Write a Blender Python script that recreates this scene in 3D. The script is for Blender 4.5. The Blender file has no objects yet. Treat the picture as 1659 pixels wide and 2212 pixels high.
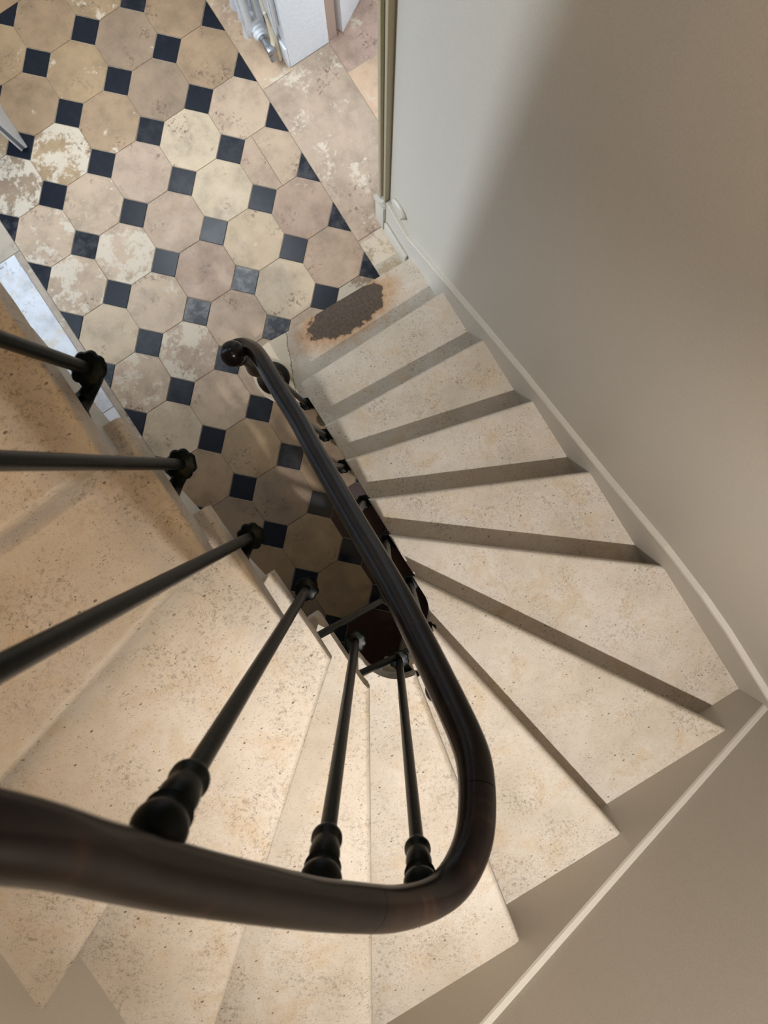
import bpy, bmesh, math, random
from mathutils import Vector, Matrix
random.seed(7)
K = 1.09                       # plan units -> metres (one riser = 0.165 units = 0.18 m)
S = bpy.context.scene
C = S.collection

# ------------------------------------------------------------------ camera
cam_d = bpy.data.cameras.new('camera'); cam = bpy.data.objects.new('camera', cam_d); C.objects.link(cam)
Rm = Matrix(((0.84244, 0.53812, 0.02683), (-0.53877, 0.84095, 0.05036), (0.00454, -0.05688, 0.99837)))
cam.matrix_world = Matrix.Translation(Vector((0, 0, 3.3)) * K) @ Rm.to_4x4()
cam_d.sensor_fit = 'HORIZONTAL'; cam_d.sensor_width = 36; cam_d.lens = 36 * 1650 / 1659
cam_d.clip_start = 0.02
cam_d.dof.use_dof = True; cam_d.dof.focus_distance = 1.9 * K; cam_d.dof.aperture_fstop = 11
S.camera = cam

# ------------------------------------------------------------------ world, lights, exposure
w = bpy.data.worlds.new('world'); S.world = w; w.use_nodes = True
w.node_tree.nodes['Background'].inputs[0].default_value = (.62, .78, 1, 1)
w.node_tree.nodes['Background'].inputs[1].default_value = 0.6
S.view_settings.view_transform = 'Standard'; S.view_settings.look = 'None'
S.view_settings.gamma = 1; S.view_settings.use_curve_mapping = False
S.view_settings.exposure = 0.0

def light(name, kind, loc, energy, col, target=None, **kw):
    d = bpy.data.lights.new(name, kind); d.energy = energy; d.color = col
    for k, v in kw.items(): setattr(d, k, v)
    o = bpy.data.objects.new(name, d); C.objects.link(o); o.location = Vector(loc) * K
    if target is not None:
        o.rotation_euler = (Vector(target) * K - o.location).to_track_quat('-Z', 'Y').to_euler()
    return o

WARM = (1.0, .975, .94)
DAY = (.74, .87, 1.0)
light('stair_downlight', 'SPOT', (-.18, -1.03, 3.45), 172, WARM, (.10, -.58, .3), spot_size=math.radians(74), spot_blend=1.0, shadow_soft_size=.018)
light('stair_downlight_spill', 'POINT', (-.18, -1.03, 3.45), 30, WARM, shadow_soft_size=.018)
light('upper_lamp', 'POINT', (-.82, .10, 3.42), 7, (1, .54, .13), shadow_soft_size=.05)
light('landing_lamp', 'SPOT', (-.05, .15, 5.7), 52, (1, .76, .42), (-.55, -.05, 2), spot_size=math.radians(36), spot_blend=1.0, shadow_soft_size=.04)
light('hall_ceiling_fill', 'AREA', (-.12, 2.0, 2.7), 11.5, (.88, .95, 1.0), (-.12, 2.01, 0), shape='RECTANGLE', size=.8, size_y=.9, spread=math.radians(85))  # added panel under the hall ceiling, stands in for daylight
light('left_door_daylight', 'AREA', (-1.16, 1.62, 1.4), 11, DAY, (.5, 1.7, .2), shape='RECTANGLE', size=.7, size_y=2.0, spread=math.radians(130))
light('next_room_daylight', 'AREA', (1.55, .25, 1.6), 42, DAY, (.72, 1.6, .4), shape='RECTANGLE', size=1.0, size_y=1.2)
light('low_daylight_through_left_door', 'SUN', (-3, 3, 2), 1.9, DAY, None, angle=math.radians(4))
bpy.data.objects['low_daylight_through_left_door'].rotation_euler = Vector((1.617, -.70, -.30)).to_track_quat('-Z', 'Y').to_euler()

# ------------------------------------------------------------------ materials
class N:
    def __init__(s, name):
        s.m = bpy.data.materials.new(name); s.m.use_nodes = True
        s.t = s.m.node_tree; s.b = s.t.nodes['Principled BSDF']
    def n(s, kind, **kw):
        x = s.t.nodes.new(kind)
        for k, v in kw.items():
            if k.startswith('i_'):
                key = k[2:]
                x.inputs[int(key) if key.isdigit() else key.replace('_', ' ')].default_value = v
            else: setattr(x, k, v)
        return x
    def l(s, a, b): s.t.links.new(a, b)
    def ramp(s, fac, stops, interp='LINEAR'):
        r = s.n('ShaderNodeValToRGB'); r.color_ramp.interpolation = interp
        e = r.color_ramp.elements
        while len(e) < len(stops): e.new(.5)
        for x, (p, c) in zip(e, stops):
            x.position = p; x.color = (c, c, c, 1) if not hasattr(c, '__len__') else (*c, 1)
        s.l(fac, r.inputs[0]); return r.outputs[0]
    def mix(s, fac, a, b, mode='MIX'):
        x = s.n('ShaderNodeMix', data_type='RGBA', blend_type=mode)
        for sock, v in ((x.inputs[0], fac), (x.inputs[6], a), (x.inputs[7], b)):
            if hasattr(v, 'links'): s.l(v, sock)
            elif hasattr(v, '__len__'): sock.default_value = (*v, 1)
            else: sock.default_value = v
        return x.outputs[2]
    def math(s, op, a, b=0.0):
        x = s.n('ShaderNodeMath', operation=op)
        for sock, v in zip(x.inputs, (a, b)):
            if hasattr(v, 'links'): s.l(v, sock)
            else: sock.default_value = v
        return x.outputs[0]
    def noise(s, vec, scale, detail=5, rough=.55, dist=0):
        x = s.n('ShaderNodeTexNoise'); x.inputs['Scale'].default_value = scale
        x.inputs['Detail'].default_value = detail; x.inputs['Roughness'].default_value = rough
        x.inputs['Distortion'].default_value = dist
        s.l(vec, x.inputs['Vector']); return x.outputs['Fac']

def srgb(r, g, b):
    f = lambda c: (c / 255 / 12.92) if c / 255 <= .04045 else ((c / 255 + .055) / 1.055) ** 2.4
    return (f(r), f(g), f(b))

def plain(name, col, rough=.5, metal=0, bump=0, bscale=200, spec=.5, coat=0):
    m = N(name); m.b.inputs['Base Color'].default_value = (*col, 1)
    m.b.inputs['Roughness'].default_value = rough; m.b.inputs['Metallic'].default_value = metal
    m.b.inputs['Specular IOR Level'].default_value = spec
    m.b.inputs['Coat Weight'].default_value = coat
    g = m.n('ShaderNodeNewGeometry')
    f = m.noise(g.outputs['Position'], bscale, 3)
    v = m.ramp(f, [(.3, tuple(c * .93 for c in col)), (.7, tuple(min(1, c * 1.05) for c in col))])
    m.l(v, m.b.inputs['Base Color'])
    if bump:
        b = m.n('ShaderNodeBump', i_Strength=bump, i_Distance=.002); m.l(f, b.inputs['Height']); m.l(b.outputs[0], m.b.inputs['Normal'])
    return m.m

def limestone(name, stain=False, warm=0.0):
    """stair stone: cream limestone with clouding, brown dirt and small dark fossils and pits"""
    m = N(name); g = m.n('ShaderNodeNewGeometry'); oi = m.n('ShaderNodeObjectInfo')
    off = m.n('ShaderNodeVectorMath', operation='SCALE'); off.inputs[0].default_value = (31, 17, 5)
    m.l(oi.outputs['Random'], off.inputs['Scale'])
    add = m.n('ShaderNodeVectorMath', operation='ADD'); m.l(g.outputs['Position'], add.inputs[0]); m.l(off.outputs[0], add.inputs[1])
    v = add.outputs[0]
    col = m.ramp(m.noise(v, 4.5, 6, .6), [(.30, srgb(188, 174, 155)), (.5, srgb(206, 194, 179)), (.72, srgb(217, 207, 195))])
    # ochre clouds
    oc = m.ramp(m.noise(v, 9, 6, .65, .4), [(.50, 0), (.70, .55)])
    col = m.mix(oc, col, srgb(188, 158, 112))
    # grey dirt clouds made of fine grit
    big = m.ramp(m.noise(v, 7, 4, .6), [(.45, 0), (.62, 1)])
    grit = m.ramp(m.noise(v, 105, 8, .8), [(.51, 0), (.60, 1)])
    d = m.math('MULTIPLY', big, grit)
    col = m.mix(m.math('MULTIPLY', d, .55), col, srgb(104, 90, 74))
    # fine dark dashes everywhere
    mp = m.n('ShaderNodeMapping'); mp.inputs['Scale'].default_value = (1, 1.8, 1); mp.inputs['Rotation'].default_value = (0, 0, .8); m.l(v, mp.inputs[0])
    fine = m.ramp(m.noise(mp.outputs[0], 170, 2, .6, 1.4), [(.625, 0), (.665, 1)])
    fm = m.ramp(m.noise(v, 16, 3), [(.36, .3), (.60, 1)])
    col = m.mix(m.math('MULTIPLY', m.math('MULTIPLY', fine, fm), .9), col, srgb(92, 74, 56))
    # round fossils / pits
    vo = m.n('ShaderNodeTexVoronoi', feature='F1'); vo.inputs['Scale'].default_value = 42; vo.inputs['Randomness'].default_value = 1
    m.l(mp.outputs[0], vo.inputs['Vector'])
    sep = m.n('ShaderNodeSeparateColor'); m.l(vo.outputs['Color'], sep.inputs[0])
    big1 = m.ramp(sep.outputs[0], [(.70, 0), (.72, 1)])
    size = m.math('MULTIPLY_ADD', sep.outputs[1], .13); m.t.nodes[-1].inputs[2].default_value = .04
    spot = m.math('LESS_THAN', vo.outputs['Distance'], size)
    pit = m.math('MULTIPLY', spot, big1)
    col = m.mix(m.math('MULTIPLY', pit, .8), col, srgb(88, 72, 56))
    # worn grain
    gr = m.noise(v, 520, 2, .7)
    col = m.mix(.22, col, m.ramp(gr, [(.3, .55), (.7, 1)]), 'MULTIPLY')
    if stain:
        # brown water stain with a rusty rim on the first step (its own place on the stone)
        mp2 = m.n('ShaderNodeMapping', vector_type='TEXTURE'); mp2.inputs['Location'].default_value = (.222 * K, .607 * K, 0)
        mp2.inputs['Rotation'].default_value = (0, 0, -.02); mp2.inputs['Scale'].default_value = (.185 * K, .080 * K, 1); m.l(g.outputs['Position'], mp2.inputs[0])
        ln = m.n('ShaderNodeVectorMath', operation='LENGTH'); fl = m.n('ShaderNodeVectorMath', operation='MULTIPLY'); fl.inputs[1].default_value = (1, 1, 0)
        m.l(mp2.outputs[0], fl.inputs[0]); m.l(fl.outputs[0], ln.inputs[0])
        nn = m.math('MULTIPLY_ADD', m.noise(g.outputs['Position'], 22, 6, .65), 1.0); m.t.nodes[-1].inputs[2].default_value = -.5
        nn2 = m.math('MULTIPLY', m.math('ADD', ln.outputs['Value'], nn), .5)
        rim = m.ramp(nn2, [(.46, 1), (.80, 0)])
        core = m.ramp(nn2, [(.455, 1), (.50, 0)])
        col = m.mix(m.math('MULTIPLY', rim, .85), col, srgb(172, 126, 76))
        dark = m.ramp(m.noise(g.outputs['Position'], 90, 5, .7), [(.3, srgb(58, 47, 38)), (.7, srgb(92, 76, 62))])
        col = m.mix(core, col, dark)
        # old crack across the rounded end, the piece beyond it a little paler
        sp = m.n('ShaderNodeSeparateXYZ'); m.l(g.outputs['Position'], sp.inputs[0])
        wob = m.math('MULTIPLY', m.math('SUBTRACT', m.noise(g.outputs['Position'], 30, 4), .5), .03)
        xx = m.math('ADD', m.math('ADD', sp.outputs[0], m.math('MULTIPLY', m.math('SUBTRACT', sp.outputs[1], .60 * K), -.42)), wob)
        dd = m.math('SUBTRACT', xx, -.058 * K)
        beyond = m.math('LESS_THAN', dd, 0); line = m.math('LESS_THAN', m.math('ABSOLUTE', dd), .0016)
        col = m.mix(m.math('MULTIPLY', beyond, .6), col, srgb(222, 204, 176))
        col = m.mix(m.math('MULTIPLY', line, .85), col, srgb(92, 74, 58))
    m.l(col, m.b.inputs['Base Color'])
    m.b.inputs['Roughness'].default_value = .52; m.b.inputs['Specular IOR Level'].default_value = .35
    h = m.math('SUBTRACT', m.math('MULTIPLY', gr, .25), m.math('ADD', pit, m.math('MULTIPLY', fine, .5)))
    h = m.math('ADD', h, m.math('MULTIPLY', m.noise(v, 6, 2), 3.5))
    b = m.n('ShaderNodeBump', i_Strength=.35, i_Distance=.0016); m.l(h, b.inputs['Height']); m.l(b.outputs[0], m.b.inputs['Normal'])
    return m.m

def floor_stone(name, rough=.45):
    """floor tile stone; colour from the object's own colour, alpha = amount of pale lime bloom"""
    m = N(name); g = m.n('ShaderNodeNewGeometry'); oi = m.n('ShaderNodeObjectInfo')
    off = m.n('ShaderNodeVectorMath', operation='SCALE'); off.inputs[0].default_value = (57, 33, 11); m.l(oi.outputs['Random'], off.inputs['Scale'])
    add = m.n('ShaderNodeVectorMath', operation='ADD'); m.l(g.outputs['Position'], add.inputs[0]); m.l(off.outputs[0], add.inputs[1]); v = add.outputs[0]
    base = oi.outputs['Color']
    col = m.mix(1.0, base, m.ramp(m.noise(v, 9, 8, .68), [(.3, .68), (.52, .98), (.75, 1.14)]), 'MULTIPLY')
    # pale lime bloom in ragged patches
    n1 = m.math('ADD', m.math('MULTIPLY', m.noise(v, 10, 7, .62, .25), .72), m.math('MULTIPLY', m.noise(v, 55, 5, .7), .28))
    th = m.math('SUBTRACT', .74, m.math('MULTIPLY', oi.outputs['Alpha'], .34))
    patch = m.math('MULTIPLY', m.math('SUBTRACT', n1, th), 18.0)
    cl = m.n('ShaderNodeClamp'); m.l(patch, cl.inputs[0])
    col = m.mix(m.math('MULTIPLY', cl.outputs[0], .80), col, srgb(218, 203, 182))
    # brown scabs
    sc = m.math('MULTIPLY', m.ramp(m.noise(v, 60, 5, .7), [(.54, 0), (.60, 1)]), m.ramp(m.noise(v, 7, 3), [(.55, 0), (.66, 1)]))
    col = m.mix(m.math('MULTIPLY', sc, .72), col, srgb(98, 74, 58))
    gr = m.noise(v, 380, 3, .7)
    col = m.mix(.3, col, m.ramp(gr, [(.3, .6), (.7, 1)]), 'MULTIPLY')
    m.l(col, m.b.inputs['Base Color']); m.b.inputs['Specular IOR Level'].default_value = .4
    m.l(m.ramp(n1, [(.4, rough - .08), (.65, rough + .2)]), m.b.inputs['Roughness'])
    h = m.math('ADD', m.math('MULTIPLY', cl.outputs[0], .6), m.math('SUBTRACT', m.math('MULTIPLY', gr, .4), sc))
    h = m.math('ADD', h, m.math('MULTIPLY', m.noise(v, 5, 2), 3))
    b = m.n('ShaderNodeBump', i_Strength=.3, i_Distance=.0015); m.l(h, b.inputs['Height']); m.l(b.outputs[0], m.b.inputs['Normal'])
    return m.m

def slate(name):
    m = N(name); g = m.n('ShaderNodeNewGeometry'); oi = m.n('ShaderNodeObjectInfo')
    n1 = m.noise(g.outputs['Position'], 30, 6, .65)
    col = m.ramp(n1, [(.3, (.004, .006, .011)), (.6, (.008, .011, .020)), (.8, (.020, .025, .038))])
    dust = m.math('MULTIPLY', m.ramp(m.noise(g.outputs['Position'], 14, 7, .7), [(.45, 0), (.62, 1)]), oi.outputs['Alpha'])
    col = m.mix(dust, col, srgb(120, 116, 114))
    m.l(col, m.b.inputs['Base Color']); m.b.inputs['Roughness'].default_value = .30; m.b.inputs['Specular IOR Level'].default_value = .3
    b = m.n('ShaderNodeBump', i_Strength=.2, i_Distance=.001); m.l(n1, b.inputs['Height']); m.l(b.outputs[0], m.b.inputs['Normal'])
    return m.m

def dark_wood(name):
    m = N(name); tc = m.n('ShaderNodeTexCoord'); mp = m.n('ShaderNodeMapping'); mp.inputs['Scale'].default_value = (2.2, 1.4, 5); m.l(tc.outputs['Object'], mp.inputs[0])
    n1 = m.noise(mp.outputs[0], 4, 6, .6, .8)
    col = m.ramp(n1, [(.3, (.005, .0035, .0035)), (.55, (.010, .006, .005)), (.78, (.036, .016, .009))])
    m.l(col, m.b.inputs['Base Color']); m.b.inputs['Roughness'].default_value = .20; m.b.inputs['Specular IOR Level'].default_value = .2
    b = m.n('ShaderNodeBump', i_Strength=.04, i_Distance=.001); m.l(n1, b.inputs['Height']); m.l(b.outputs[0], m.b.inputs['Normal'])
    return m.m

M = dict(
    stone=limestone('stair_limestone'), stone_stain=limestone('stair_limestone_stained', True),
    tile=floor_stone('floor_limestone'), slate=slate('black_slate'), wood=dark_wood('dark_polished_wood'),
    iron=plain('dark_green_painted_iron', (.0025, .004, .0034), .32, 0, .12, 90, .10),
    wall=plain('greige_satin_paint', srgb(196, 188, 175), .5, 0, .05, 300, .35),
    plaster=plain('pale_plaster', srgb(205, 202, 194), .7, 0, .15, 60, .3),
    ceiling=plain('white_ceiling_paint', srgb(226, 220, 210), .8), dark_ceiling=plain('dark_unlit_ceiling', srgb(112, 96, 80), .8),
    white=plain('white_gloss_paint', srgb(226, 229, 234), .35, 0, .015, 80),
    cream=plain('cream_pipe_paint', srgb(226, 216, 190), .4),
    chrome=plain('grey_metal', srgb(150, 152, 156), .35, .7),
    grey=plain('grey_seal_strip', srgb(120, 122, 130), .5),
    frame=plain('pinkish_brown_frame', srgb(170, 146, 132), .55),
    mortar=plain('pale_mortar', srgb(178, 164, 146), .9, 0, .4, 120),
    black=plain('dark_gap', (.01, .008, .008), .7),
    olive=plain('olive_grey_moulding_paint', srgb(168, 156, 126), .45),
)

# ------------------------------------------------------------------ builders
def mesh(name, bm, mats, smooth=False, parent=None, scale=True):
    me = bpy.data.meshes.new(name)
    if scale: bmesh.ops.scale(bm, vec=(K, K, K), verts=bm.verts)
    bmesh.ops.recalc_face_normals(bm, faces=bm.faces)
    if smooth:
        for f in bm.faces: f.smooth = True
    bm.to_mesh(me); bm.free()
    for x in (mats if isinstance(mats, (list, tuple)) else [mats]): me.materials.append(x)
    if smooth and smooth != 'all': me.set_sharp_from_angle(angle=math.radians(38))
    return obj(name, me, parent)
def obj(name, me, parent=None):
    o = bpy.data.objects.new(name, me); C.objects.link(o)
    if parent:
        o.parent = parent
        if parent.location.length > 0: o.matrix_parent_inverse = Matrix.Translation(-parent.location)
    return o
def tag(o, label=None, cat=None, group=None, kind=None):
    if label: o['label'] = label
    if cat: o['category'] = cat
    if group: o['group'] = group
    if kind: o['kind'] = kind
    return o
def thing(name, loc, label, cat, group=None):
    o = bpy.data.objects.new(name, None); o.empty_display_size = .05; C.objects.link(o); o.location = Vector(loc) * K
    return tag(o, label, cat, group)
def prism(bm, poly, z0, z1, mat=0):
    """poly: list of (x,y); z0/z1: numbers or per-vertex lists"""
    n = len(poly); zz0 = z0 if hasattr(z0, '__len__') else [z0] * n; zz1 = z1 if hasattr(z1, '__len__') else [z1] * n
    a = [bm.verts.new((p[0], p[1], z)) for p, z in zip(poly, zz0)]; b = [bm.verts.new((p[0], p[1], z)) for p, z in zip(poly, zz1)]
    fs = [bm.faces.new(a[::-1]), bm.faces.new(b)]
    for i in range(n): fs.append(bm.faces.new((a[i], a[(i + 1) % n], b[(i + 1) % n], b[i])))
    for f in fs: f.material_index = mat
    return a, b, fs
def box(bm, lo, hi, bev=0, seg=2, mat=0):
    x0, y0, z0 = lo; x1, y1, z1 = hi
    a, b, fs = prism(bm, [(x0, y0), (x1, y0), (x1, y1), (x0, y1)], z0, z1, mat)
    if bev:
        es = list({e for f in fs for e in f.edges}); bmesh.ops.bevel(bm, geom=es, offset=bev, segments=seg, affect='EDGES', profile=.5)
def lathe(bm, prof, c=(0, 0, 0), seg=20, axis=None):
    """prof: list of (r, t) along axis (default +Z) from c"""
    ax = Vector(axis).normalized() if axis else Vector((0, 0, 1)); q = Vector((0, 0, 1)).rotation_difference(ax); c = Vector(c)
    rings = []
    for r, t in prof:
        if r < 1e-6: rings.append([bm.verts.new(c + q @ Vector((0, 0, t)))])
        else: rings.append([bm.verts.new(c + q @ Vector((r * math.cos(2 * math.pi * k / seg), r * math.sin(2 * math.pi * k / seg), t))) for k in range(seg)])
    for A, B in zip(rings, rings[1:]):
        if len(A) == 1 and len(B) == 1: continue
        for k in range(seg):
            k2 = (k + 1) % seg
            if len(A) == 1: bm.faces.new((A[0], B[k], B[k2]))
            elif len(B) == 1: bm.faces.new((A[k], A[k2], B[0]))
            else: bm.faces.new((A[k], A[k2], B[k2], B[k]))
    for R in (rings[0], rings[-1]):
        if len(R) > 1:
            try: bm.faces.new(R)
            except ValueError: pass
def sweep(bm, pts, prof, cap=True, closed_prof=True, up=Vector((0, 0, 1)), scales=None):
    """sweep profile (list of (side, up)) along pts"""
    pts = [Vector(p) for p in pts]; rings = []
    for i, p in enumerate(pts):
        t = (pts[min(i + 1, len(pts) - 1)] - pts[max(i - 1, 0)]).normalized()
        side = t.cross(up); side = side.normalized() if side.length > 1e-4 else Vector((1, 0, 0))
        u = side.cross(t).normalized(); k = scales[i] if scales else 1
        rings.append([bm.verts.new(p + side * a * k + u * b * k) for a, b in prof])
    n = len(prof)
    for A, B in zip(rings, rings[1:]):
        for k in range(n): bm.faces.new((A[k], A[(k + 1) % n], B[(k + 1) % n], B[k]))
    if cap: bm.faces.new(rings[0][::-1]); bm.faces.new(rings[-1])
def circ(r, n=14, ry=None): return [(r * math.cos(2 * math.pi * k / n), (ry or r) * math.sin(2 * math.pi * k / n)) for k in range(n)]
def catmull(P, per=8):
    P = [Vector(p) for p in P]; out = []
    for i in range(len(P) - 1):
        p0 = P[max(i - 1, 0)]; p1 = P[i]; p2 = P[i + 1]; p3 = P[min(i + 2, len(P) - 1)]
        for k in range(per):
            t = k / per; out.append(.5 * ((2 * p1) + (p2 - p0) * t + (2 * p0 - 5 * p1 + 4 * p2 - p3) * t * t + (3 * p1 - p0 - 3 * p2 + p3) * t ** 3))
    out.append(P[-1]); return out

R_ = .165
XR, YB, XL = .583, -1.182, -1.037
# ------------------------------------------------------------------ stair plan
I = {1: (-.075, .665), 2: (-.088, .445), 3: (-.088, .242), 4: (-.09, .09), 5: (-.09, -.062), 6: (-.094, -.185), 7: (-.086, -.31), 8: (-.106, -.429), 9: (-.196, -.463), 10: (-.274, -.392), 11: (-.283, -.266), 12: (-.285, -.131), 13: (-.287, .033), 14: (-.289, .203), 15: (-.295, .45), 16: (-.30, .68), 17: (-.30, .91)}
O = {1: (XR, .651), 2: (XR, .443), 3: (XR, .195), 4: (XR, -.089), 5: (XR, -.382), 6: (XR, -.729), 7: (.445, YB), 8: (.02, YB), 9: (-.341, YB), 10: (-.777, YB), 11: (XL, -.889), 12: (XL, -.494), 13: (XL, -.161), 14: (XL, .18), 15: (XL, .45), 16: (XL, .68), 17: (XL, .91)}
def wellpath(d):
    """edge of the well, d = distance back from the tread ends"""
    P = [(-.075 + d, .665)]
    P += [(-.088 + d, y) for y in (.55, .4, .25, .1, -.05, -.185, -.28, -.33)]
    cx, cy, r = -.187, -.365, .099 + d
    for k in range(0, 25):
        a = -k / 24 * math.pi; P.append((cx + r * math.cos(a), cy + r * math.sin(a)))
    P += [(-.286 - d - .012 * t, -.33 + 1.3 * t) for t in (0.02, .1, .25, .4, .6, .8, 1)]
    return [Vector(p) for p in P]
def path_s(P):
    s = [0]
    for a, b in zip(P, P[1:]): s.append(s[-1] + (b - a).length)
    return s
def nearest(P, S_, q):
    q = Vector(q); best = (9, 0)
    for i in range(len(P) - 1):
        d = P[i + 1] - P[i]; t = max(0, min(1, (q - P[i]).dot(d) / d.length_squared)); e = (P[i] + d * t - q).length
        if e < best[0]: best = (e, S_[i] + t * d.length)
    return best[1]
def at(P, S_, s):
    for i in range(len(P) - 1):
        if s <= S_[i + 1]: return P[i].lerp(P[i + 1], (s - S_[i]) / (S_[i + 1] - S_[i]))
    return P[-1]
def span(P, S_, a, b):
    return [at(P, S_, a)] + [p for p, s in zip(P, S_) if a + 1e-4 < s < b - 1e-4] + [at(P, S_, b)]
OV = .027
P1 = wellpath(0); S1 = path_s(P1); P2 = wellpath(OV); S2 = path_s(P2)
for i in range(2, 18):
    q = at(P1, S1, nearest(P1, S1, I[i])); I[i] = (q.x, q.y)
def isect(p, d, P):
    """where the line p+t*d crosses polyline P, nearest to p"""
    best = None
    for i in range(len(P) - 1):
        a = P[i]; e = P[i + 1] - a; den = d.x * e.y - d.y * e.x
        if abs(den) < 1e-9: continue
        t = ((a.x - p.x) * e.y - (a.y - p.y) * e.x) / den; u = ((a.x - p.x) * d.y - (a.y - p.y) * d.x) / den
        if -1e-6 <= u <= 1 + 1e-6 and (best is None or abs(t) < abs(best[0])): best = (t, a + e * u)
    return best[1] if best else p
def wallhit(p, d):
    best = None
    for ax, val in ((0, XR), (0, XL), (1, YB)):
        if abs(d[ax]) < 1e-6: continue
        t = (val - p[ax]) / d[ax]
        if t > .1 and (best is None or t < best[0]): best = (t, p + d * t)
    return best[1]
def line_at(i, back):
    """nosing line i moved back (uphill) by `back`: (point on P2, point on wall)"""
    a = Vector(I[i]); b = Vector(O[i]); d = (b - a).normalized(); nrm = Vector((d.y, -d.x))
    a = a + nrm * back
    q = isect(a, d, P2)
    return q, wallhit(q, d), a, wallhit(a, d)
def wall_between(w0, w1):
    """wall corners between two points on the outer wall (clockwise stair)"""
    out = []
    for c in ((XR, YB), (XL, YB)):
        c = Vector(c)
        onr = lambda p, ax, val: abs(p[ax] - val) < 1e-3
        if (c.x > 0 and onr(w0, 0, XR) and onr(w1, 1, YB)) or (c.x < 0 and onr(w0, 1, YB) and onr(w1, 0, XL)): out.append(c)
    return out

# ------------------------------------------------------------------ room shell
def struct(name, bm, mat, label=None, parent=None, smooth=False):
    o = mesh(name, bm, mat, smooth, parent); 
    if not parent: o['kind'] = 'structure'
    if label: o['label'] = label; 
    return o
ZC = 6.1
b = bmesh.new(); box(b, (XR, YB - .2, 0), (.775, .845, ZC)); struct('wall_right', b, M['wall'], 'greige painted wall on the right of the stairs')
b = bmesh.new(); box(b, (XL - .2, YB - .2, 0), (XR, YB, ZC)); struct('wall_back', b, M['wall'], 'greige painted wall behind the winding steps')
b = bmesh.new(); box(b, (XL - .2, YB, 0), (XL, 1.155, ZC)); box(b, (XL - .2, 1.155, 2.55), (XL, 2.45, ZC)); box(b, (XL - .2, 2.45, 0), (XL, 2.95, ZC))
struct('wall_left', b, M['wall'], 'greige painted wall left of the upper steps')
b = bmesh.new(); box(b, (XL, 2.75, 0), (2.6, 2.95, ZC)); struct('wall_front', b, M['ceiling'])
b = bmesh.new(); box(b, (.589, 1.615, 0), (.777, 2.75, 2.9)); struct('wall_hall', b, M['white'], 'white painted wall end beside the doorway')
b = bmesh.new(); box(b, (XL - .2, YB - .2, ZC), (.775, 2.95, ZC + .1)); struct('ceiling', b, M['dark_ceiling'])  # unseen ceiling, coloured dark so that it bounces little light
b = bmesh.new(); box(b, (-.05, .95, 2.75), (2.6, 2.75, 2.9)); struct('ceiling_hall', b, M['ceiling'])
b = bmesh.new(); box(b, (2.4, -.2, 0), (2.6, 2.75, 2.75)); box(b, (.775, -.4, 0), (2.6, -.2, 2.75)); struct('wall_next_room', b, M['ceiling'])

# floor: mortar bed + tiles
b = bmesh.new(); box(b, (XL - .2, YB - .2, -.12), (2.6, 2.95, -.004)); floor = struct('floor', b, M['mortar'], 'old hall floor of pale octagonal stone tiles and black squares')
PX, PY, X0, Y0 = .2453, .2438, -.544, .008
h = .0735; e = .0008                      # half diagonal of the black square, half joint
def oct_poly(hx, hy): return [(-hx + h + e, -hy + e), (hx - h - e, -hy + e), (hx - e, -hy + h + e), (hx - e, hy - h - e), (hx - h - e, hy - e), (-hx + h + e, hy - e), (-hx + e, hy - h - e), (-hx + e, -hy + h + e)]
def tile_mesh(name, poly, mat, z=0):
    bm = bmesh.new(); a, bb, fs = prism(bm, poly, -.012, 0); 
    bmesh.ops.bevel(bm, geom=[x for x in bm.edges if all(v.co.z > -.001 for v in x.verts)], offset=.0012, segments=1, affect='EDGES')
    bmesh.ops.scale(bm, vec=(K, K, K), verts=bm.verts); bmesh.ops.recalc_face_normals(bm, faces=bm.faces)
    me = bpy.data.meshes.new(name); bm.to_mesh(me); bm.free(); me.materials.append(mat); return me
oct_me = tile_mesh('octagon_tile', oct_poly(PX / 2, PY / 2), M['tile'])
_p = oct_poly(PX / 2, PY / 2); _c = -.020
split_me = [tile_mesh('octagon_piece', [(_p[0][0], _p[0][1]), (_c - .0006, _p[0][1]), (_c - .0006, _p[4][1]), _p[5], _p[6], _p[7]], M['tile']),
            tile_mesh('octagon_piece', [(_c + .0006, _p[0][1]), _p[1], _p[2], _p[3], _p[4], (_c + .0006, _p[4][1])], M['tile'])]
hs = h - .0025
sq_me = tile_mesh('square_tile', [(-hs, 0), (0, -hs), (hs, 0), (0, hs)], M['slate'])
hl_me = tile_mesh('half_tile', [(0, -hs), (hs, 0), (0, hs)], M['slate'])
hr_me = tile_mesh('half_tile', [(0, -hs), (0, hs), (-hs, 0)], M['slate'])
hf_me = tile_mesh('half_tile', [(-hs, 0), (0, -hs), (hs, 0)], M['slate'])
def put(name, me, x, y, col, a=0, rz=0):
    o = obj(name, me, floor); o.location = Vector((x, y, random.uniform(-.0006, .0006))) * K; o.rotation_euler.z = rz; o.color = (*col, a); return o
tones = [srgb(190, 164, 138), srgb(202, 180, 152), srgb(182, 156, 132), srgb(194, 168, 142), srgb(178, 150, 128), srgb(198, 174, 144), srgb(184, 158, 136)]
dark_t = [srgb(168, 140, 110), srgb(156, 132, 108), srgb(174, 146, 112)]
shaded_maroon = srgb(70, 40, 30)  # red-brown tile tone, darkened to include the shade under the stairs
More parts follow.
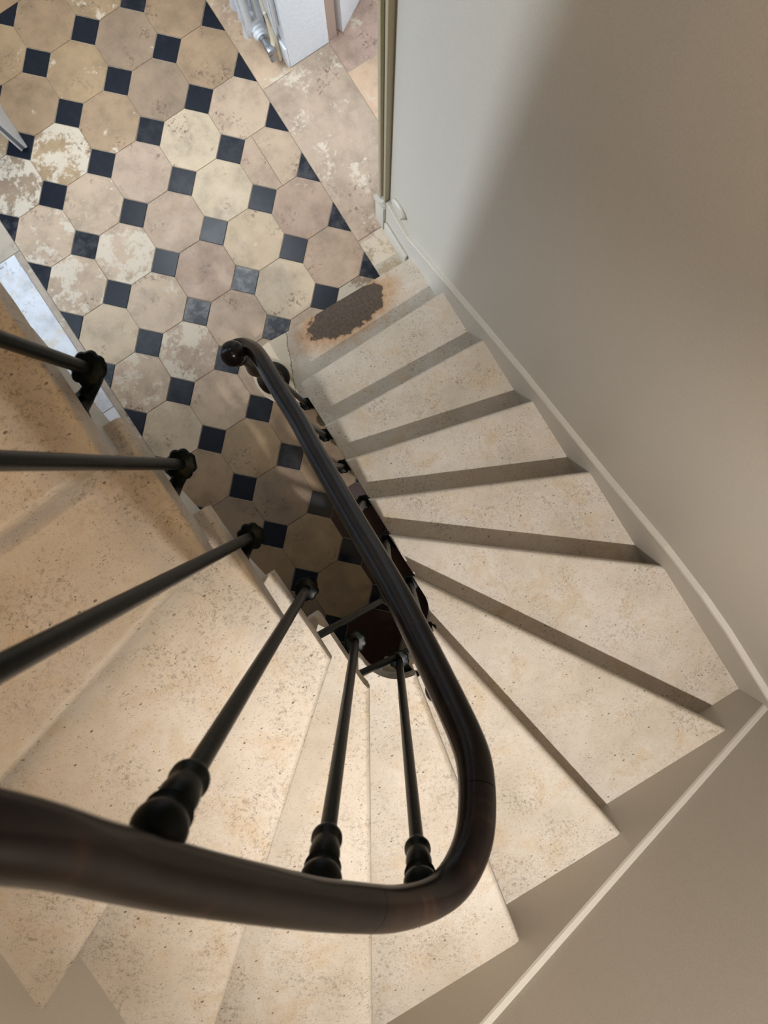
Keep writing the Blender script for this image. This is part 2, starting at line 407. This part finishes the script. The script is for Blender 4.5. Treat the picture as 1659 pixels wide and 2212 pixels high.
for i in range(5):
    for j in range(-3, 10):
        x = X0 + (i - .5) * PX; y = Y0 + (j + .5) * PY
        c = random.choice(tones); al = random.choice((.15, .3, .4, .2, .1))
        if j >= 7: c = random.choice(dark_t); al = random.choice((.45, .6, .3))
        if i <= 1 and 3 <= j <= 7: al = random.uniform(.45, .8)
        if (i, j) == (4, 2): c = dark_t[1]; al = .85
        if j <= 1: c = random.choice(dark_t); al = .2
        if (i == 2 and j < 0) or j < -2: c = shaded_maroon; al = 0
        if (i, j) == (4, 5):                 # the one octagon made of two pieces
            for me in split_me: put('octagon_piece', me, x, y, (tones[2] if me is split_me[0] else tones[0]), .15)
            continue
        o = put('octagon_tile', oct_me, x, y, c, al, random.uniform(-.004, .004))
        if c is shaded_maroon: o['label'] = 'red-brown octagonal tile with the shade under the stairs painted in'
for i in range(-1, 5):
    for j in range(-2, 11):
        x = X0 + i * PX; y = Y0 + j * PY; dust = random.choice((0, 0, 0, .1, .25))
        if (i, j) in ((2, 4), (2, 3), (1, 4)): dust = .8
        if j == 10: me = hf_me if 0 <= i <= 3 else None
        elif i == -1: me = hl_me
        elif i == 4: me = hr_me
        else: me = sq_me
        if me: put('square_tile' if me is sq_me else 'half_square_tile', me, x, y, (1, 1, 1), dust, random.uniform(-.01, .01))
xl, xr = X0 - PX, X0 + 4 * PX
def slab(poly, col, a, mat=None, z=0):
    bm = bmesh.new(); prism(bm, poly, -.014, z)
    bmesh.ops.bevel(bm, geom=[q for q in bm.edges if all(v.co.z > z - .001 for v in q.verts)], offset=.0015, segments=1, affect='EDGES')
    o = mesh('border_slab', bm, mat or M['tile'], False, floor); o.color = (*col, a); return o
def rect(x0, x1, y0, y1, g=.0012): return [(x0 + g, y0 + g), (x1 - g, y0 + g), (x1 - g, y1 - g), (x0 + g, y1 - g)]
slab(rect(xr, .589, 1.60, 2.75), srgb(200, 172, 144), .5)
slab([(xr + .001, .862), (.5815, .862), (.5815, .846), (.7745, .846), (.7745, 1.614), (.587, 1.614), (.587, 1.598), (xr + .001, 1.598)], srgb(186, 162, 140), .55)
slab(rect(xr, XR, .30, .86), srgb(190, 168, 140), .8)
slab(rect(xr, XR, -.3, .30), dark_t[1], .2)
white_s = srgb(222, 222, 226)
slab(rect(XL - .2, xl - .03, .52, .84), white_s, .6); slab(rect(XL - .2, xl - .03, .84, 1.60), white_s, .6); slab(rect(XL - .2, xl, 1.60, 2.75), srgb(186, 170, 150), .5)
slab(rect(XL, xl - .03, -.4, .52), srgb(196, 190, 186), .4)
for y0, y1 in ((-.4, .42), (.42, .98), (.98, 1.6)): slab(rect(xl - .03, xl, y0, y1), srgb(178, 160, 142), .55)
slab(rect(xl, xr, Y0 + 10 * PY, 2.75), srgb(170, 140, 108), .5)
pink = srgb(212, 178, 148)
for x0, x1, y0, y1, c, a in ((.776, 1.45, 1.47, 2.6, srgb(192, 160, 142), .5), (.776, 1.3, .72, 1.47, pink, .5), (.776, 1.3, -.2, .72, pink, .3), (1.45, 2.4, 1.47, 2.6, pink, .3), (1.3, 2.4, -.2, 1.47, srgb(206, 164, 138), .3)):
    slab(rect(x0, x1, y0, y1), c, a, z=-.002)

# skirting along the stairs (raking board with a flat top ledge)
def raked(name, pts, axis, wall, th, low, label):
    """pts: (position along wall, top z); low: how far the board runs down"""
    bm = bmesh.new(); A = []
    for p, z in pts:
        co = lambda off, zz: ((wall - off, p, zz) if axis == 0 else (p, wall + off, zz))
        A.append([bm.verts.new(co(*q)) for q in ((0, max(0, z - low)), (th, max(0, z - low)), (th, z - .006), (th - .003, z), (0, z))])
    for a, c in zip(A, A[1:]):
        for k in range(5): bm.faces.new((a[k], a[(k + 1) % 5], c[(k + 1) % 5], c[k]))
    bm.faces.new(A[0]); bm.faces.new(A[-1][::-1])
    return tag(mesh(name, bm, M['wall'], False), label, kind='structure')
TH = .019
raked('baseboard_right', [(.842, .318), (.70, .292), (.60, .362), (.47, .444), (.256, .587), (.021, .734), (-.174, .838), (-.38, .950), (-.632, 1.108), (-.786, 1.172), (-.903, 1.197), (YB + .0005, 1.20)], 0, XR, TH, .75, 'raked greige skirting board beside the lower steps on the right wall')
raked('baseboard_back', [(XR, 1.138), (-.01, 1.431), (-.462, 1.657), (XL + .001, 1.945)], 1, YB, TH, .9, 'raked greige skirting board below the back wall')
bm = bmesh.new(); box(bm, (XR - TH - .013, .672, 0), (XR - TH - .0003, .836, .115), .004)
tag(mesh('trim_1', bm, M['wall'], True), 'low greige plinth moulding at the foot of the right wall', kind='structure')
# door casing on the end of the right wall
tr = bpy.data.objects.new('trim_2', None); C.objects.link(tr); tag(tr, 'olive grey moulded door casing at the end of the right wall', kind='structure')
for k, (y0, y1, d, mm) in enumerate(((.848, .862, .020, 'olive'), (.862, .874, .012, 'wall'), (.874, .890, .024, 'olive'), (.890, .902, .014, 'wall'))):
    bm = bmesh.new(); box(bm, (XR - d, y0, .30), (XR + .02, y1 - .0003, 2.6), .003); mesh('moulding', bm, M[mm], True, tr)
bm = bmesh.new(); box(bm, (XR - .03, .846, 0), (XR + .02, .905, .24), .003); mesh('plinth_block', bm, M['wall'], True, tr)
bm = bmesh.new(); sweep(bm, [(XR - .028, .905, .255), (XR - .03, .885, .262), (XR - .028, .862, .285), (XR - .02, .845, .31)], [(-.008, -.01), (.008, -.01), (.008, .01), (-.008, .01)]); mesh('plinth_cap', bm, M['wall'], True, tr)
bm = bmesh.new(); box(bm, (XR + .0205, .8452, .0), (.775, .8568, 2.6)); mesh('jamb_lining', bm, M['olive'], False, tr)
# half round bump on the wall
t = thing('wall_stop', (XR, .775, .40), 'small half-round greige stop on the right wall just above the skirting near the door casing', 'door stop')
bm = bmesh.new(); lathe(bm, [(.0, .0), (.042, 0), (.044, .006), (.038, .014), (.0, .017)], (XR, .775, .395), 24, (-1, 0, 0)); mesh('wall_stop_disc', bm, M['wall'], True, t)
bm = bmesh.new(); lathe(bm, [(0, 0), (.008, 0), (.008, .012), (0, .014)], (XR - .012, .743, .40), 12, (-1, 0, 0)); mesh('fixing', bm, M['wall'], True, t)

# ------------------------------------------------------------------ stone steps
LAB = {1: 'lowest stone step with a dark brown water stain and a rounded curtail end', 2: 'second stone step from the hall floor, right above the stained one', 3: 'third stone step from the hall floor, against the right wall', 4: 'fourth stone step from the hall floor, against the right wall', 5: 'fifth stone step from the hall floor, against the right wall',
       6: 'wide wedge-shaped stone step reaching into the far right corner of the walls', 7: 'stone step ending in a sharp point just past the right corner', 8: 'stone winder with a round-nosed wall end, next above the sharp-pointed step', 9: 'stone winder whose inner end is scooped out round the stair well', 10: 'narrow stone winder left of the scooped one, with a vertical edge at bottom centre', 11: 'stone winder crossing under the thick handrail, cut off by the bottom edge',
       12: 'stone step with its pointed wall end at the bottom left', 13: 'stone step at left under the long slanting baluster', 14: 'orange-brown cracked stone step at the left edge, topmost in the picture', 15: 'stone step next above the orange-brown one, out past the left edge', 16: 'stone step highest of the flight, out past the left edge'}
def bevel_sel(bm, test, off, seg=4):
    es = [q for q in bm.edges if test(q)]
    if es: bmesh.ops.bevel(bm, geom=es, offset=off, segments=seg, affect='EDGES', profile=.5, clamp_overlap=True)
TT = .052
for i in range(1, 17):
    z = i * R_; zt = z - TT
    a = Vector(I[i]); o_ = Vector(O[i])
    q2, w2, a2, w2b = line_at(i + 1, .028)
    s0 = nearest(P1, S1, a); s1 = nearest(P1, S1, I[i + 1]) + .075
    sa2 = nearest(P2, S2, q2); 
    se2 = nearest(P2, S2, at(P1, S1, s1))
    inner1 = span(P1, S1, s0, s1)
    if i == 1:
        arc = [Vector((-.112 + .132 * math.cos(math.radians(d)), .543 + .134 * math.sin(math.radians(d)))) for d in range(90, 253, 9)]
        front = [o_, Vector((.2, .662)), Vector((-.02, .670))] + arc + [Vector((-.095, .400)), at(P1, S1, s1)]
        poly = front[:]
        if se2 > sa2: poly += [at(P2, S2, se2), at(P2, S2, sa2)]
        poly += [w2]; nf = len(front)
    else:
        front = [o_, a] + inner1[1:]
        poly = front[:]
        if se2 > sa2 + 1e-3: poly += span(P2, S2, sa2, se2)[::-1]
        else: poly += [q2]
        poly += [w2] + wall_between(o_, w2)[::-1]; nf = len(front)
    root = thing('stone_step', (.5 * (a.x + o_.x), .5 * (a.y + o_.y), z - R_), LAB[i], 'step', 'winding stone steps')
    bm = bmesh.new(); va, vb, fs = prism(bm, [tuple(p) for p in poly], zt, z)
    exp = set()
    for k in range(nf - 1):
        for vs in (va, vb):
            q = bm.edges.get((vs[k], vs[k + 1]))
            if q: exp.add(q)
    bmesh.ops.bevel(bm, geom=list(exp), offset=.0125, segments=4, affect='EDGES', profile=.5)
    for f in bm.faces: f.smooth = True
    tread = mesh('tread', bm, M['stone_stain' if i == 1 else 'stone'], True, root)
    # block below: riser face in front, plaster flank and sloping underside
    p0, wf0, _, _ = line_at(i, .028); p1, wf1 = q2, w2
    sb0 = nearest(P2, S2, p0); sb1 = nearest(P2, S2, p1)
    inn = span(P2, S2, sb0, sb1) if sb1 > sb0 + 1e-3 else [p0, p1]
    cor = wall_between(wf0, wf1)
    D_ = lambda q: {14: .245, 15: .222, 16: .21, 17: .20}.get(q, .278)
    bot0 = max(0, z - D_(i)); bot1 = max(0, z + R_ - D_(i + 1))
    n = len(inn)
    if i == 1:
        arc = [Vector((-.112 + .108 * math.cos(math.radians(d)), .543 + .110 * math.sin(math.radians(d)))) for d in range(90, 253, 18)]
        pl = [Vector((XR, .628)), Vector((-.02, .643))] + arc + [q2, w2]; bz = [0.0] * len(pl)
    else:
        pl = [wf0] + inn + [wf1] + cor[::-1]
        bz = [bot0] + [bot0 + (bot1 - bot0) * k / (n - 1) for k in range(n)] + [bot1] + [.5 * (bot0 + bot1)] * len(cor)
    bz = [min(q, zt - .003) for q in bz]
    bm = bmesh.new(); va, vb, fs = prism(bm, [tuple(p) for p in pl], bz, zt)
    ml = [M['stone'], M['plaster']]
    fs[0].material_index = 1
    if i > 1:
        for k in range(n - 1): fs[2 + 1 + k].material_index = 1
    bmesh.ops.triangulate(bm, faces=[fs[0]])
    mesh('riser_block', bm, ml, False, root)

# ------------------------------------------------------------------ handrail
RAILP = [(496, 757, .955), (512, 748, .965), (532, 747, .99), (553, 760, 1.06), (572, 790, 1.15), (612, 858, 1.28), (648, 914, 1.38), (677, 970, 1.48), (706, 1020, 1.56), (722.6, 1050, 1.61), (784.5, 1158.5, 1.78), (848.5, 1267, 1.95), (904, 1375.5, 2.08), (965, 1501, 2.2), (1007, 1592, 2.27), (1028, 1660, 2.315), (1031, 1755, 2.365), (1020, 1830, 2.40), (985, 1900, 2.435), (935, 1940, 2.47), (859, 1962, 2.53), (795, 1962, 2.575), (707, 1955, 2.625), (616, 1941, 2.68), (502, 1920, 2.74), (369, 1893, 2.80), (200, 1850, 2.862), (0, 1803, 2.932)]
def unproj(x, y, z):
    v = Rm @ Vector(((x - 829.5) / 1650, -(y - 1106) / 1650, -1)); k = (z - 3.3) / v.z
    return Vector((v.x * k, v.y * k, z))
RP = [unproj(*p) for p in RAILP] + [Vector((-.264, .05, 3.06)), Vector((-.264, .20, 3.22)), Vector((-.262, .55, 3.52)), Vector((-.262, .9, 3.78))]
RAIL = catmull(RP, 6)
for _ in range(8): RAIL = [RAIL[0]] + [(a + b * 2 + c) / 4 for a, b, c in zip(RAIL, RAIL[1:], RAIL[2:])] + [RAIL[-1]]
HW, HH = .0242, .0215
prof = []
for k in range(20):
    a = 2 * math.pi * k / 20; c_, s_ = math.cos(a), math.sin(a)
    prof.append((HW * c_, HH * s_ if s_ > 0 else -HH * .85 * abs(s_) ** .75))
rail = thing('handrail', RP[4], 'dark polished wooden handrail winding around the stair well', 'handrail')
cuts = [0, 6 * 5, 6 * 15 + 3, 6 * 21, len(RAIL) - 1]
for a, b_ in zip(cuts, cuts[1:]):
    bm = bmesh.new(); pts = [p.copy() for p in RAIL[a:b_ + 1]]
    d = (pts[-1] - pts[-2]).normalized(); pts[-1] = pts[-1] - d * .0008
    sweep(bm, pts, prof); mesh('rail_section', bm, M['wood'], True, rail)
def rail_z(x, y):
    best = min(RAIL, key=lambda p: (p.x - x) ** 2 + (p.y - y) ** 2 + (0 if p.z < 3.6 else 1)); return best.z
# newel with a ball
BALL = unproj(503, 764, 1.045)
NX, NY = -.180, .540
nw = thing('newel_post', (NX, NY, R_), 'dark green cast-iron newel with a black ball on top, standing on the rounded lowest step', 'newel')
bm = bmesh.new(); lathe(bm, [(.0, R_), (.064, R_), (.066, R_ + .015), (.058, R_ + .03), (.064, R_ + .045), (.054, R_ + .07), (.036, R_ + .10), (.028, R_ + .13), (.034, R_ + .15), (.026, R_ + .17), (0, R_ + .17)], (NX + .012, NY - .0, 0), 28); mesh('base', bm, M['iron'], True, nw)
bm = bmesh.new(); lathe(bm, [(0, R_ + .165), (.024, R_ + .165), (.021, .5), (.030, .55), (.034, .60), (.026, .66), (.021, .72), (.021, .88), (.032, .90), (.034, .92), (.024, .94), (0, .94)], (NX + .003, NY - .006, 0), 20); mesh('shaft', bm, M['iron'], True, nw)
bm = bmesh.new(); bmesh.ops.create_uvsphere(bm, u_segments=32, v_segments=20, radius=.0385, matrix=Matrix.Translation(BALL)); mesh('ball', bm, M['wood'], 'all', nw)
bm = bmesh.new(); lathe(bm, [(0, .93), (.030, .93), (.034, .945), (.028, .965), (0, .965)], (-.1825, .525, 0), 20); mesh('collar', bm, M['iron'], True, nw)

# ------------------------------------------------------------------ balusters
FEET = {2: (-.110, .372), 3: (-.107, .216), 4: (-.108, .078), 5: (-.108, -.064), 6: (-.107, -.202), 7: (-.107, -.330), 8: (-.128, -.437), 9: (-.217, -.425), 10: (-.258, -.298), 11: (-.259, -.125), 12: (-.264, .023), 13: (-.263, .176), 14: (-.262, .328), 15: (-.262, .50)}
BL = {2: 'iron baluster nearest the newel, its bracket beside the second step', 3: 'iron baluster under the handrail beside the third step', 4: 'iron baluster under the handrail beside the fourth step', 5: 'iron baluster under the handrail beside the fifth step', 6: 'iron baluster under the handrail beside the sixth step', 7: 'iron baluster under the handrail beside the pointed seventh step', 8: 'iron baluster hidden under the handrail at the bend of the well',
      9: 'dark iron baluster meeting the inside of the handrail bend, rightmost of the long ones', 10: 'dark iron baluster with turned knob, second from the right of the long visible ones', 11: 'dark iron baluster ending in the largest knob at lower left under the handrail', 12: 'thick-looking dark iron baluster slanting to the left edge, its foot beside the twelfth step', 13: 'dark iron baluster lying almost level across the left of the picture', 14: 'uppermost dark iron baluster at left with a scrolled black bracket on the white flank', 15: 'iron baluster cut off by the left edge, only its bracket showing'}
for i, (fx, fy) in FEET.items():
    zf = i * R_ - .062; zt = rail_z(fx, fy) - HH * .85
    t = thing('baluster', (fx, fy, zf), BL[i], 'baluster', 'iron balusters under the handrail')
    # rod
    bm = bmesh.new(); lathe(bm, [(0, zf - .012), (.0088, zf - .012), (.0092, zf + .1), (.0092, zt - .12), (.0088, zt - .10), (0, zt - .10)], (fx, fy, 0), 16); mesh('rod', bm, M['iron'], True, t)
    # turned top: ring, vase, ring, ball
    z0 = zt
    pr = [(0, -.118), (.0095, -.118), (.0135, -.112), (.0165, -.104), (.0165, -.098), (.0135, -.092), (.0145, -.084), (.0160, -.070), (.0150, -.058), (.0115, -.050), (.0155, -.046), (.0185, -.043), (.0155, -.039), (.0150, -.037)]
    for k in range(0, 11):
        a = -math.pi / 2 + .85 + k / 10 * (math.pi - 1.0); pr.append((.0205 * math.cos(a), -.020 + .0205 * math.sin(a)))
    pr.append((0, .002))
    bm = bmesh.new(); lathe(bm, pr, (fx, fy, z0), 24); mesh('turned_knob', bm, M['iron'], True, t)
    # bracket from the flank of the step
    s = nearest(P2, S2, (fx, fy)) + (.075 if 6 <= i < 9 else .045 if i < 9 else -.024); p = at(P2, S2, s); RP_ = .018 if i < 9 else .027; p3 = Vector((p.x, p.y, zf - .035)); f3 = Vector((fx, fy, zf)); d = Vector((f3.x - p.x, f3.y - p.y, 0)); L = d.length; d.normalize(); e_ = (at(P2, S2, s + .01) - at(P2, S2, s - .01)).normalized(); nm = Vector((e_.y, -e_.x, 0)); nm = -nm if nm.dot(d) < 0 else nm
    bm = bmesh.new(); pts = catmull([p3 + d * .004, p3 + d * L * .35 + Vector((0, 0, -.010)), p3 + d * L * .8 + Vector((0, 0, .0)), f3 + d * .003 + Vector((0, 0, -.006))], 5)
    n = len(pts); sweep(bm, pts, circ(.014 if i < 9 else .0165, 12), scales=[1.25 - .55 * math.sin(k / (n - 1) * math.pi) for k in range(n)])
    br = mesh('bracket', bm, M['iron'], True, t)
    bm = bmesh.new(); lathe(bm, [(0, 0), (RP_, 0), (RP_ + .002, .004), (RP_ - .003, .009), (RP_ * .5, .012), (0, .012)], p3, 20, nm); pl = mesh('back_plate', bm, M['iron'], True, br)
    bm = bmesh.new(); lathe(bm, [(0, -.026), (.010, -.024), (.017, -.014), (.021, -.004), (.023, .002), (.020, .006), (.011, .008), (0, .008)], f3, 32)
    for v in bm.verts:
        q = Vector((v.co.x - fx, v.co.y - fy, 0))
        if q.length > .012:
            a = math.atan2(q.y, q.x); kk = 1 + .13 * abs(math.cos(a * 4)); v.co.x = fx + q.x * kk; v.co.y = fy + q.y * kk
    mesh('scalloped_cup', bm, M['iron'], True, br)
# tie rods across the well
T1, T2 = unproj(690, 1372, 1.72), unproj(785, 1452, 1.575)
B1, B2 = Vector((-.106, -.333, 1.085)), unproj(932, 1383, 1.235)
for pa, pb, lab in ((T1 + (T1 - B1) * .03, B1, 'dark green iron tie rod crossing the well, upper of the two'), (T2 + (T2 - B2) * .06, B2, 'dark green iron tie rod crossing the well, lower of the two')):
    t = thing('tie_rod', pa, lab, 'rod', 'iron tie rods in the stair well')
    pa, pb = Vector(pa), Vector(pb); bm = bmesh.new(); lathe(bm, [(0, 0), (.0085, 0), (.0085, (pb - pa).length), (0, (pb - pa).length)], pa, 14, pb - pa); mesh('bar', bm, M['iron'], True, t)
    bm = bmesh.new(); lathe(bm, [(0, -.003), (.018, -.003), (.018, .004), (.011, .008), (0, .008)], pb, 16, pa - pb); mesh('end_flange', bm, M['iron'], True, t)

# ------------------------------------------------------------------ hall: radiator, doors
rd = thing('radiator', (.53, 1.75, 0), 'white cast-iron column radiator against the white wall end', 'radiator')
for k in range(8):
    y = 1.765 + k * .058
    bm = bmesh.new()
    for x in (.510, .556):
        lathe(bm, [(0, .09), (.014, .09), (.0195, .12), (.0165, .17), (.0165, .66), (.0195, .70), (.014, .73), (0, .735)], (x, y, 0), 12)
    for z0, z1 in ((.095, .185), (.63, .725)):
        box(bm, (.508, y - .018, z0), (.558, y + .021, z1), .012)
    lathe(bm, [(0, -.029), (.026, -.029), (.026, .029), (0, .029)], (.533, y, .135), 12, (0, 1, 0))
    lathe(bm, [(0, -.029), (.026, -.029), (.026, .029), (0, .029)], (.533, y, .68), 12, (0, 1, 0))
    sec = mesh('radiator_section', bm, M['white'], True, rd)
bm = bmesh.new(); lathe(bm, [(0, 0), (.026, 0), (.028, .006), (.028, .016), (.022, .020), (.022, .026), (0, .026)], (.531, 1.738, .125), 20, (0, -1, 0)); mesh('end_cap', bm, M['white'], True, rd)
for yy in (1.823, 2.171):
    bm = bmesh.new(); lathe(bm, [(0, 0), (.02, 0), (.014, .05), (.014, .11), (0, .11)], (.510, yy, 0), 10); lathe(bm, [(0, 0), (.02, 0), (.014, .05), (.014, .11), (0, .11)], (.556, yy, 0), 10); mesh('foot', bm, M['white'], True, rd)
bm = bmesh.new(); lathe(bm, [(0, 0), (.016, 0), (.016, .012), (.012, .014), (.012, .03), (.016, .032), (.016, .045), (0, .045)], (.531, 1.712, .125), 8, (0, -1, 0)); vv = mesh('valve', bm, M['chrome'], True, rd)
bm = bmesh.new(); box(bm, (.516, 1.640, .108), (.549, 1.676, .140), .006); lathe(bm, [(0, 0), (.009, 0), (.009, .03), (0, .03)], (.526, 1.648, .105), 12, (0, -.4, -1)); mesh('valve_body', bm, M['chrome'], True, vv)
bm = bmesh.new(); sweep(bm, catmull([(.540, 1.660, .125), (.556, 1.668, .14), (.563, 1.680, .20), (.566, 1.70, .30), (.566, 1.725, .45), (.566, 1.74, .8)], 6), circ(.010, 10), up=Vector((1, 0, 0))); mesh('supply_pipe', bm, M['cream'], True, rd)
bm = bmesh.new(); sweep(bm, catmull([(.558, 1.690, .30), (.566, 1.668, .2), (.569, 1.662, .05), (.569, 1.662, .003)], 6), circ(.006, 8), up=Vector((1, 0, 0))); mesh('thin_pipe', bm, M['cream'], True, rd)
# skirting and panel moulding on that wall end
bm = bmesh.new(); box(bm, (.577, 1.6155, 0), (.5888, 2.75, .14), .003); tag(mesh('trim_3', bm, M['white'], True), 'white skirting on the hall wall behind the radiator', kind='structure')
bm = bmesh.new()
box(bm, (.566, 1.640, .26), (.5888, 1.720, 2.4), .004); box(bm, (.558, 1.706, .26), (.566, 1.722, 2.4), .003); box(bm, (.560, 1.640, .26), (.566, 1.650, 2.4), .002)
tag(mesh('trim_4', bm, M['white'], True), 'white panel moulding on the wall end beside the radiator', kind='structure')
# door frame and open panelled door of the next room
dr = bpy.data.objects.new('door_1', None); C.objects.link(dr); tag(dr, 'open white panelled door in the next room, seen from above', kind='structure')
bm = bmesh.new(); box(bm, (.7775, 1.622, 0), (.822, 1.665, 2.3), .002); mesh('door_frame', bm, M['frame'], False, dr)
bm = bmesh.new(); box(bm, (.7775, 1.666, 0), (.832, 1.70, 2.3)); mesh('frame_rebate', bm, M['black'], False, dr)
ang = math.atan2(.074, .134); Rz = Matrix.Translation((.845, 1.612, 0)) @ Matrix.Rotation(ang, 4, 'Z')
bm = bmesh.new(); box(bm, (0, 0, .008), (.72, .036, 2.1), .003); bmesh.ops.transform(bm, matrix=Rz, verts=bm.verts); leaf = mesh('door_leaf', bm, M['white'], True, dr)
bm = bmesh.new()
for x0, x1, z0, z1 in ((.10, .62, .16, .82), (.10, .62, .95, 1.95)):
    for lo, hi in (((x0, -.008, z0), (x1, .0, z0 + .02)), ((x0, -.008, z1 - .02), (x1, 0, z1)), ((x0, -.008, z0 + .02), (x0 + .02, 0, z1 - .02)), ((x1 - .02, -.008, z0 + .02), (x1, 0, z1 - .02))): box(bm, lo, hi, .002)
bmesh.ops.transform(bm, matrix=Rz, verts=bm.verts); mesh('panel_moulding', bm, M['white'], False, leaf)
for zz in (.45, 1.6):
    bm = bmesh.new(); lathe(bm, [(0, 0), (.007, 0), (.009, .01), (.007, .02), (.007, .09), (.009, .10), (0, .112)], (.834, 1.628, zz), 12); mesh('hinge', bm, M['cream'], True, dr)
# open entrance door at the left
d2 = bpy.data.objects.new('door_2', None); C.objects.link(d2); tag(d2, 'open white door with a grey edge strip at the left of the hall', kind='structure')
bm = bmesh.new(); box(bm, (-.532, 1.929, .01), (-.5203, 2.74, 2.2), .002); mesh('door_face', bm, M['white'], True, d2)
bm = bmesh.new(); box(bm, (-.545, 1.931, .01), (-.5322, 2.74, 2.2), .001); mesh('edge_seal', bm, M['grey'], True, d2)
bm = bmesh.new(); box(bm, (-.553, 1.928, .01), (-.5452, 2.74, 2.2), .002); mesh('door_back', bm, M['white'], True, d2)
